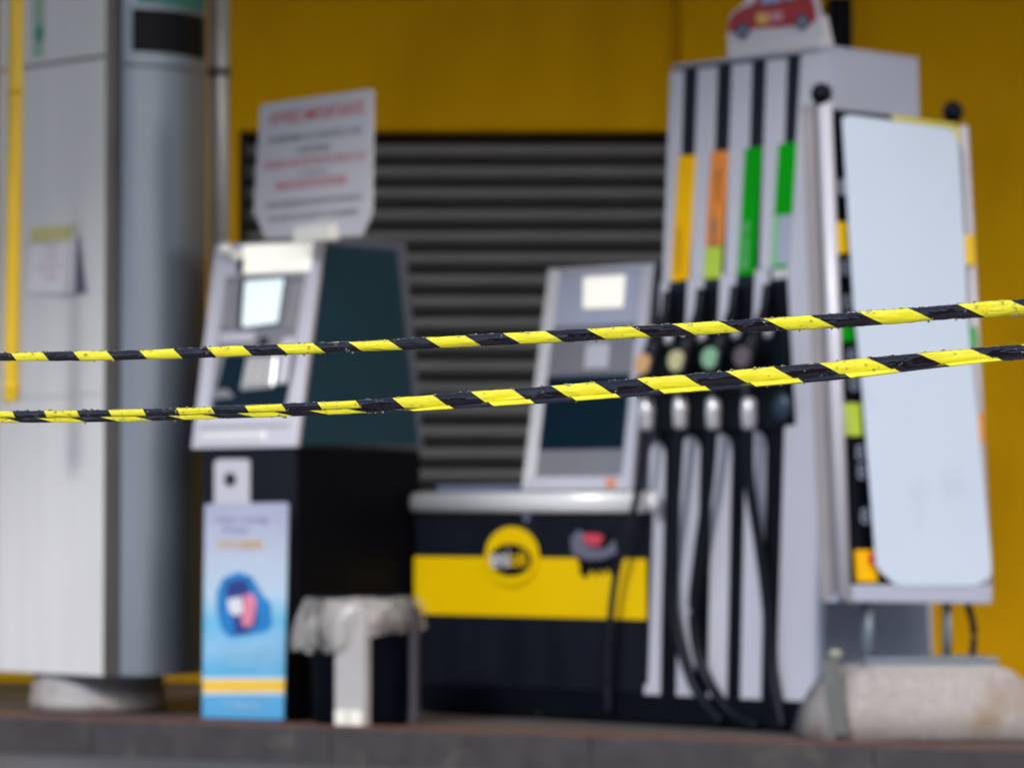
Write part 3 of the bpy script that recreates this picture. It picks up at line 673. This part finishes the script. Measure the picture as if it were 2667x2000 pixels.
for i, (dc, cpt, hp, dm, lb) in enumerate(NZ):
    org = fd.M @ D(dc[0], dc[1], .11)
    fn = Fr(org, 45)
    nzz = thing('fuel_nozzle', fn, lb, 'fuel nozzle', 'fuel nozzles hanging in their holsters')
    def L_(px, py, off): return fn.I @ (fd.M @ D(px, py, off))
    x0, y0_ = dc
    bm = BM()
    tube(bm, smooth_path([L_(x0 + 62, y0_ - 185, .0), L_(x0 + 52, y0_ - 110, .03), L_(x0 + 30, y0_ - 50, .07), L_(x0 + 6, y0_ + 5, .09), L_(x0 + 4, y0_ + 60, .09), L_(cpt[0], cpt[1] - 25, .09)], 6), [.018] * 6 + [.022] * 6 + [.032] * 6 + [.034] * 6 + [.028] * 6 + [.024], 16)
    part('nozzle_body', bm, M_hose, nzz)
    bm = BM(); tube(bm, smooth_path([L_(x0 + 40, y0_ - 62, .10), L_(x0 - 8 + 22, y0_ + 20, .155), L_(x0 + 14, y0_ + 85, .13), L_(x0 + 10, y0_ + 110, .10)], 6), .007, 10); part('lever_guard', bm, M_hose2, nzz)
    bm = BM(); disc(bm, L_(x0, y0_, .135), (0, -1, .05), .036, .012, 28, 1.0, .003); part('colour_disc', bm, dm, nzz)
    bm = BM(); blob(bm, L_(x0 + 61, y0_ - 66, .03), (.022, .018, .024), 3); part('lever_glint', bm, M_silver, nzz)  # pale blob painting the highlight on the nozzle lever
    bm = BM(); tube(bm, [L_(cpt[0], cpt[1] - 42, .10), L_(cpt[0], cpt[1] - 36, .10), L_(cpt[0], cpt[1] - 10, .10), L_(cpt[0], cpt[1] + 34, .10), L_(cpt[0], cpt[1] + 42, .10)], [.016, .024, .027, .024, .016], 20); part('swivel_cap', bm, M_cap, nzz)
    bm = BM(); offs = [.10 - .02 * q for q in range(len(hp))]
    if i == 0: offs = [.10, .10, .10, .09, .08, .06, .05, .04]
    tube(bm, smooth_path([L_(*hp[q], max(.03, offs[q])) for q in range(len(hp))], 10), .0185 if i else .0125, 16); part('hose', bm, M_hose2 if i == 0 else M_hose, nzz)
# holster housing, part of the pump
for i, (a, b) in enumerate(((1739, 1786), (1831, 1871), (1915, 1962), (2001, 2052))):
    y2 = 735 - i * 5
    bm = BM(); dquad(bm, [(a + 1, y2 + 2), (b - 1, y2 - 3), (b - 9, 860), (a - 9, 860)], .03, -.006, .008); part('holster', bm, M_black, du)
bm = BM(); dquad(bm, [(1708, 862), (2050, 850), (2046, 1120), (1694, 1130)], .05, .006, .012); part('holster_housing', bm, M_hose, du)
bm = BM(); blob(bm, D(2037, 1060, .03), (.038, .02, .05), 3); part('hose_bracket', bm, mat('navy_bracket', (.02, .04, .07), .4), du)

# car shaped card on top of the pump
fk = Fr(fd.M @ Vector((D(2010, 140).x, kd_ * zT + .02, zT + .013)), 40)
cs = thing('car_card', fk, 'white card printed with a small red car, standing on top of the fuel pump', 'advertising card')
K = lambda px, py, off=0: fk.front(px, py, -off, .02)
bm = BM(); prism(bm, [K(*p) for p in ((1896, 152), (1893, 95), (1900, 40), (1935, 12), (1960, -40), (2010, -62), (2080, -66), (2118, -30), (2136, 20), (2141, 80), (2132, 122), (2060, 131))], (0, .008, 0), .001); part('card', bm, M_sign, cs)
def kpoly(pts, m, nm, off, par=cs):
    bm = BM(); prism(bm, [K(*p, off=off) for p in pts], (0, .002, 0)); return part(nm, bm, m, par)
cb_ = kpoly([(1899, 86), (1897, 60), (1908, 38), (1938, 20), (1962, 12), (1984, -30), (2020, -48), (2076, -50), (2108, -22), (2122, 20), (2126, 48), (2116, 62), (2105, 66), (1960, 76), (1912, 86)], M_carred, 'printed_car', .003)
kpoly([(1978, 14), (1994, -22), (2026, -36), (2036, 4)], M_carblu, 'car_window', .006, cb_)
kpoly([(2046, 2), (2040, -36), (2072, -38), (2084, -8)], M_carblu, 'car_window', .006, cb_)
kpoly([(1968, 36), (2000, 32), (2004, 62), (1972, 66)], M_poster_o, 'car_flash', .006, cb_)
kpoly([(2006, 32), (2036, 29), (2038, 54), (2008, 58)], mat('pink_flash', (.6, .25, .32), .5), 'car_flash', .006, cb_)
for px, py in ((1935, 82), (2090, 58)):
    bm = BM(); disc(bm, K(px, py, .006), (0, -1, 0), .026, .003); wh = part('car_wheel', bm, M_wheel, cb_)
    bm = BM(); disc(bm, K(px, py, .010), (0, -1, 0), .012, .003); part('wheel_hub', bm, mat('hub_grey_blue', (.24, .29, .42), .5), cb_)
kpoly([(2058, 128), (2080, 126), (2078, 144), (2058, 144)], M_poster_o, 'orange_mark', .006)
bm = BM(); a = K(2139, 60); prism(bm, [K(2139, 40), K(2132, 124), K(2132, 124) + Vector((.0, .09, 0)), K(2139, 40) + Vector((.0, .03, 0))], (.004, 0, 0)); part('card_strut', bm, M_sign, cs)

# ================================================================== PRICE BOARD, COVERED
fq = Fr(at(2275, 1350, 11.86).xy.to_3d(), -42)
pbd = thing('price_board', fq, 'leaning price display in a silver frame with black end caps beside the pump', 'price board')
lo_, hi_ = fq.front(2180, 1565), None
kq = .055
y0q = -kq * fq.front(2300, 1570).z
Q = lambda px, py, off=0: fq.front(px, py, y0q - off, kq)
def qq(bm, pts, off, th, bev=.002): prism(bm, [Q(*p, off=off) for p in pts], (0, th, 0), bev)
def leanx(y): return (y - 300) * 50 / 1260.0
bm = BM(); qq(bm, [(2178, 285), (2500, 318), (2562, 1525), (2225, 1520)], -.004, .05, .003); bp_ = part('display_panel', bm, M_black, pbd)
for xa, xb, ya, yb3, off, rr_ in ((2148, 2186, 262, 1560, .02, .023), (2506, 2570, 330, 1545, .0, .020)):
    bm = BM(); tube(bm, [Q(xa, ya, off), Q(xb if xa > 2300 else 2198, yb3, off)], rr_, 20); part('side_rail', bm, M_silver, pbd)
bm = BM(); qq(bm, [(2116, 270), (2134, 270), (2184, 1566), (2166, 1566)], -.03, .05, .003); part('side_channel', bm, mat('brown_grey_channel', (.34, .31, .32), .5), pbd)
for px, py, off in ((2140, 246, .02), (2482, 292, .0)):
    bm = BM(); blob(bm, Q(px, py, off), (.037, .034, .037), 3); part('end_cap', bm, M_black, pbd)
bm = BM(); qq(bm, [(2222, 1522), (2584, 1522), (2584, 1572), (2200, 1568)], .03, .09, .006); part('bottom_tray', bm, M_lav, pbd)
for pts, m, lb in (
    ([(2186, 466), (2208, 466), (2212, 510), (2188, 508)], M_lav, 'white gap'),
    ([(2176, 578), (2212, 578), (2216, 660), (2180, 660)], M_yel, 'yellow fuel tab'),
    ([(2190, 850), (2228, 850), (2230, 888), (2194, 888)], M_green, 'green fuel tab'),
    ([(2196, 1050), (2244, 1050), (2248, 1135), (2204, 1135)], M_lime, 'lime fuel tab'),
    ([(2226, 1432), (2280, 1432), (2286, 1514), (2232, 1514)], M_lblY, 'orange fuel tab'),
    ([(2325, 300), (2490, 322), (2490, 334), (2326, 314)], mat('dull_yellow_edge', (.6, .52, .05), .5), 'yellow top edge'),
    ([(2478, 326), (2496, 326), (2502, 372), (2488, 372)], mat('dull_yellow_edge', (.6, .52, .05), .5), 'yellow corner'),
    ([(2502, 612), (2536, 612), (2540, 690), (2506, 690)], M_yel, 'right yellow fuel tab'),
    ([(2514, 850), (2542, 850), (2546, 908), (2516, 908)], M_green, 'right green fuel tab'),
    ([(2536, 1075), (2560, 1075), (2564, 1155), (2540, 1155)], mat('orange_tab', (.8, .3, .02), .4), 'right orange fuel tab')):
    bm = BM(); qq(bm, pts, .010 if lb.startswith('right') is False else .026, .006, .001); part('fuel_tab', bm, m, pbd, lb)
bm = BM(); qq(bm, [(2262, 1440), (2284, 1440), (2286, 1470), (2264, 1470)], .014, .003, 0); part('red_mark', bm, mat('red_mark', (.6, .03, .02), .5), pbd)
M_digit = mat('blue_grey_digits', (.2, .24, .34), .4)
for py in (700, 790, 930, 1000, 1180, 1230, 1345):
    bm = BM(); xx = 2203 + (py - 700) * .072
    text(bm, '8', Q(xx + (4 if py > 1100 else 0), py, .009), (1, 0, 0), (0, kq, 1), .07, .0, wide=.045); part('digit', bm, M_digit, bp_)
zpl = fq.front(2300, 1725).z
for px, m in ((2276, M_plate), (2484, M_plate)):
    bm = BM(); p = Q(px, 1570, 0); p.y += .03; tube(bm, [(p.x, p.y, .235), (p.x, p.y, p.z + .01)], .021 if px < 2400 else .015, 18); part('leg', bm, m, pbd)
bm = BM(); e0 = Q(2520, 1572, 0); tube(bm, smooth_path([e0, fq.front(2531, 1610, e0.y), fq.front(2537, 1660, e0.y), fq.front(2528, 1735, e0.y)], 8), .012, 12); part('cable', bm, M_hose, pbd)
# white sheet over the display
sheet = [(2196, 312), (2204, 302), (2215, 300), (2470, 334), (2486, 342), (2498, 380), (2506, 500), (2524, 850), (2550, 1120), (2583, 1470), (2582, 1494), (2570, 1512), (2540, 1526), (2350, 1527), (2330, 1520), (2294, 1490), (2283, 1468), (2272, 1320), (2250, 1040), (2226, 800)]
bm = BM(); prism(bm, [fq.front(*p, y0q - .034, kq) for p in sheet], (0, .006, 0), .002)
cv = part('cover_sheet', bm, M_board); cv.location = fq.O; cv.rotation_euler = (0, 0, R(42))
tag(cv, 'large blank white sheet with rounded lower corners covering the price board', 'cover sheet')

# ================================================================== CONCRETE BLOCK
fe = Fr(at(2275, 1350, 11.72).xy.to_3d(), -4)
E = lambda px, py, y=0: fe.front(px, py, y)
hz = E(2300, 1734).z
def loft(bm, lo, hi, zl, zh):
    a = [bm.verts.new((x, y, zl)) for x, y in lo]; b = [bm.verts.new((x, y, zh)) for x, y in hi]; n = len(lo)
    fs = [bm.faces.new(a), bm.faces.new(b)] + [bm.faces.new((a[i], a[(i + 1) % n], b[(i + 1) % n], b[i])) for i in range(n)]
    bmesh.ops.recalc_face_normals(bm, faces=fs)
x0b = E(2078, 1890).x + .055; x1b = E(2275, 1890).x; xr = E(2620, 1740).x
lo = [(x0b - .02, .42), (x0b, .12), (x0b + .07, .02), (x1b, -.0), (xr + .16, 0), (xr + .24, .1), (xr + .24, .42)]
hi = [(x0b + .12, .38), (x0b + .12, .14), (x0b + .15, .08), (x1b - .02, .04), (xr, .04), (xr + .01, .1), (xr + .01, .38)]
cbk = thing('concrete_block', fe, 'pale speckled concrete footing with sloping ends under the price board', 'concrete base')
bm = BM(); zm = hz * .55
mid = [tuple(a_ * .35 + b_ * .65 for a_, b_ in zip(p, q_)) for p, q_ in zip(lo, hi)]
loft(bm, lo, [(a_[0] * .7 + b_[0] * .3, a_[1] * .7 + b_[1] * .3) for a_, b_ in zip(lo, hi)], 0, zm); loft(bm, [(a_[0] * .7 + b_[0] * .3, a_[1] * .7 + b_[1] * .3) for a_, b_ in zip(lo, hi)], hi, zm, hz)
bmesh.ops.remove_doubles(bm, verts=bm.verts[:], dist=1e-4)
inner = [f for f in bm.faces if all(abs(v.co.z - zm) < 1e-4 for v in f.verts)]; bmesh.ops.delete(bm, geom=inner, context='FACES_ONLY')
bmesh.ops.bevel(bm, geom=[e for e in bm.edges if min(v.co.z for v in e.verts) > .01 or abs(e.verts[0].co.z - e.verts[1].co.z) > .05], offset=.022, segments=3, affect='EDGES')
for f in bm.faces: f.smooth = True
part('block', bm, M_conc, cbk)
bm = BM(); box(bm, x0b + .17, xr - .01, .06, .36, hz + .001, hz + .022, .004); part('top_plate', bm, M_plate, cbk)
bm = BM(); sa, sb = E(2144, 1725).x, E(2190, 1725).x
prism(bm, [(sa, .055, hz + .024), (sb, .055, hz + .024), (sb + .02, -.012, .02), (sa + .02, -.012, .02)], (0, -.012, 0), .003); part('strap', bm, M_strap, cbk)
bm = BM(); blob(bm, E(2176, 1702, .05), (.022, .012, .014), 3, .3); part('strap_bolt', bm, mat('lichen_bolt', (.3, .32, .26), .7), cbk)

# ================================================================== BARRIER TAPES
DL, DR = 4.92, 4.26
def depth(px): return 1.0 / (1 / DL + (1 / DR - 1 / DL) * px / 2667.0)
def interp(tab, x):
    if x <= tab[0][0]: (x0, y0), (x1, y1) = tab[0], tab[1]
    elif x >= tab[-1][0]: (x0, y0), (x1, y1) = tab[-2], tab[-1]
    else:
        for (x0, y0), (x1, y1) in zip(tab, tab[1:]):
            if x0 <= x <= x1: break
    return y0 + (y1 - y0) * (x - x0) / (x1 - x0)
def softline(tab, x):                                           # smoothed table lookup
    return sum(interp(tab, x + d) for d in (-160, -110, -60, -25, 0, 25, 60, 110, 160)) / 9
T_UP = [(-400, 934), (0, 930), (100, 929), (300, 926), (470, 923), (590, 915), (780, 909), (950, 903), (1150, 891), (1380, 880), (1600, 868), (1800, 856), (2050, 844), (2180, 836), (2300, 827), (2550, 808), (2667, 799), (3100, 765)]
T_LO = [(-400, 1090), (0, 1086), (120, 1085), (300, 1083), (500, 1079), (600, 1073), (900, 1063), (1150, 1046), (1340, 1032), (1540, 1020), (1700, 1001), (1780, 1000), (1950, 983), (2180, 966), (2400, 938), (2620, 919), (2667, 915), (3100, 880)]
W_UP = [(-400, 22), (0, 23), (600, 29), (1150, 30), (1600, 33), (2080, 37), (2550, 41), (3100, 44)]
W_LO = [(-400, 28), (0, 31), (600, 32), (1000, 36), (1300, 41), (1450, 43), (1850, 46), (2250, 46), (2600, 37), (3100, 40)]
S_UP = [28, 190, 362, 538, 720, 908, 1108, 1310, 1525, 1750, 1985, 2232, 2492, 2762]
S_LO = [114, 282, 458, 637, 826, 1022, 1226, 1435, 1657, 1889, 2132, 2387, 2656, 2935]
def build_tape(nm, TL, TW, ST, slant, lab, double):
    SP = [(x, i) for i, x in enumerate(ST)]
    bm = BM(); uvl = bm.loops.layers.uv.new('stripe'); N = 28
    xs = [-420 + i * 6 for i in range(590)]
    surf = []
    def tube_run(xs, cy, hw, dy, ph, sl, seed, flat=.55):
        rings = []; uvs = []
        for x in xs:
            d = depth(x); c = at(x, cy(x), d + dy(x)); h = hw(x) / FPX * d; pu = interp(SP, x) + ph
            ring = []; uvr = []
            for q in range(N):
                a = 2 * math.pi * q / N                       # a=0 top, pi/2 towards the camera, pi bottom
                cr_ = 1 + .13 * noise.noise(Vector((x * .006, a * 1.1 + seed, seed))) + .07 * noise.noise(Vector((x * .03, math.sin(a) * 2.2, seed + 4))) + (.05 if x < 900 else .11) * (abs(noise.noise(Vector((x * .045, math.cos(a) * 2.6 + math.sin(a), seed + 9)))) - .2)
                crease = .09 * abs(noise.noise(Vector((x * .011 + seed, a * 2.3, 2.7)))) * math.sin(a) if x > 900 else .03 * math.sin(a)
                oz = math.cos(a) * h * cr_; oy = -math.sin(a) * h * (flat - crease) * cr_
                ring.append(bm.verts.new(c + Vector((0, oy, oz))))
                v = (1 - math.cos(a)) / 2 if a <= math.pi else 1 + (1 + math.cos(a)) / 2
                uvr.append((pu - sl(x) * v, v))
            rings.append(ring); uvs.append(uvr)
        for i in range(len(xs) - 1):
            for q in range(N):
                q2 = (q + 1) % N
                f = bm.faces.new((rings[i][q], rings[i + 1][q], rings[i + 1][q2], rings[i][q2])); f.smooth = True
                us = [uvs[i][q], uvs[i + 1][q], uvs[i + 1][q2], uvs[i][q2]]
                if q2 == 0:
                    us[2] = (uvs[i + 1][q2][0] - 2 * sl(xs[i + 1]), 2); us[3] = (uvs[i][q2][0] - 2 * sl(xs[i]), 2)
                for lp_, u in zip(f.loops, us): lp_[uvl].uv = u
        bm.faces.new(rings[0][::-1]); bm.faces.new(rings[-1])
        return rings
    if not double:
        rg = tube_run(xs, lambda x: softline(TL, x), lambda x: interp(TW, x) / 2 * .95, lambda x: 0, 0, slant, 1.3); surf.append((xs, rg))
    else:
        # upper fold runs the whole way, narrow at the left where a second fold hangs below it
        k = lambda x: min(1, max(0, (x - 900) / 250.0)); k = (lambda g: (lambda x: g(x) * g(x) * (3 - 2 * g(x))))(k)
        up_h = lambda x: interp(TW, x) / 2 * (.58 + .42 * k(x))
        up_c = lambda x: softline(TL, x) - interp(TW, x) / 2 * .42 * (1 - k(x))
        rg = tube_run(xs, up_c, up_h, lambda x: 0, 0, lambda x: slant(x) * (.35 + .65 * k(x)), 5.1); surf.append((xs, rg))
        xl_ = [x for x in xs if x < 1160]
        rg = tube_run(xl_, lambda x: softline(TL, x) + interp(TW, x) / 2 * (.46 - .3 * k(x)), lambda x: interp(TW, x) / 2 * (.52 - .2 * k(x)), lambda x: .002 + .006 * k(x), .20, lambda x: .36, 8.7, .40); surf.append((xl_, rg))
        # a loose lower lip facing up to the light, right of the middle
        xr_ = [x for x in xs if x > 1010]; rows = []
        for x in xr_:
            d = depth(x); cy = softline(TL, x); h = interp(TW, x) / 2; g = .5 + .5 * noise.noise(Vector((x * .004, 3.3, 1))); kk = min(1, (x - 1010) / 120.0)
            w = (.18 + .30 * g) * kk
            rows.append([bm.verts.new(at(x, cy + h * (1.0 - w * 1.3), d - .0058 * (.8 + .2 * kk))), bm.verts.new(at(x, cy + h * (1.02 - w * .6), d - .0058 - .0045 * kk)), bm.verts.new(at(x, cy + h * (1.08 - .06 * g), d - .0058 - .0085 * kk)), bm.verts.new(at(x, cy + h * 1.12, d - .002))])
        for i in range(len(xr_) - 1):
            for q in range(3):
                f = bm.faces.new((rows[i][q], rows[i][q + 1], rows[i + 1][q + 1], rows[i + 1][q])); f.smooth = True
                for lp_, (ii, jj) in zip(f.loops, ((i, q), (i, q + 1), (i + 1, q + 1), (i + 1, q))):
                    lp_[uvl].uv = (interp(SP, xr_[ii]) - .03 * jj - slant(xr_[ii]) * .92, .9)
    o = bpy.data.objects.new(nm, None); COL.objects.link(o)
    mid = at(1333, softline(TL, 1333), depth(1333)); o.location = mid
    tag(o, lab, 'barrier tape', 'black and yellow barrier tapes strung across the front')
    pts = []
    rnd = random.Random(11 if double else 5)
    for xs_, rg in surf:
        for i, ring in enumerate(rg):
            if 0 <= xs_[i] <= 2667:
                for _ in range(2 if rnd.random() < .55 else 1):
                    r_ = rnd.random()
                    q = rnd.choice((0, 1, 2, 27, 1, 1, 0)) if r_ < .55 else (rnd.choice((12, 13, 14)) if r_ < .68 else rnd.randint(3, 11))
                    if rnd.random() < .75: pts.append((ring[q].co.copy(), q))
    bmesh.ops.translate(bm, verts=bm.verts[:], vec=-mid)
    part('tape_band', bm, M_tape, o)
    bd = BM()
    for p, q in pts:
        r = .0006 + .0013 * rnd.random() ** 2.0
        if 12 <= q <= 14: s = (r * 1.0, r, r * 1.25); p = p + Vector((0, 0, -r * .6))
        else: s = (r * rnd.uniform(.9, 1.5), r * .75, r * rnd.uniform(.8, 1.2)); p = p + Vector((rnd.uniform(-.004, .004), -r * .15, 0))
        blob1(bd, p - mid, s)
    w = part('water_drops', bd, M_drop, o); w['kind'] = 'stuff'
    return o
_ico = None
def blob1(bm, c, s):
    global _ico
    if _ico is None:
        t = bmesh.new(); bmesh.ops.create_icosphere(t, subdivisions=2, radius=1); t.verts.index_update()
        _ico = ([v.co.copy() for v in t.verts], [[v.index for v in f.verts] for f in t.faces]); t.free()
    vs = [bm.verts.new((v.x * s[0] + c[0], v.y * s[1] + c[1], v.z * s[2] + c[2])) for v in _ico[0]]
    for f in _ico[1]: bm.faces.new([vs[i] for i in f]).smooth = True
build_tape('barrier_tape', T_UP, W_UP, S_UP, lambda x: .10 + .17 * max(0, min(1, x / 1900)), 'upper twisted black and yellow barrier tape beaded with water drops', False)
build_tape('barrier_tape', T_LO, W_LO, S_LO, lambda x: .14 + .15 * max(0, min(1, x / 1900)), 'lower black and yellow barrier tape, folded double at its left end', True)
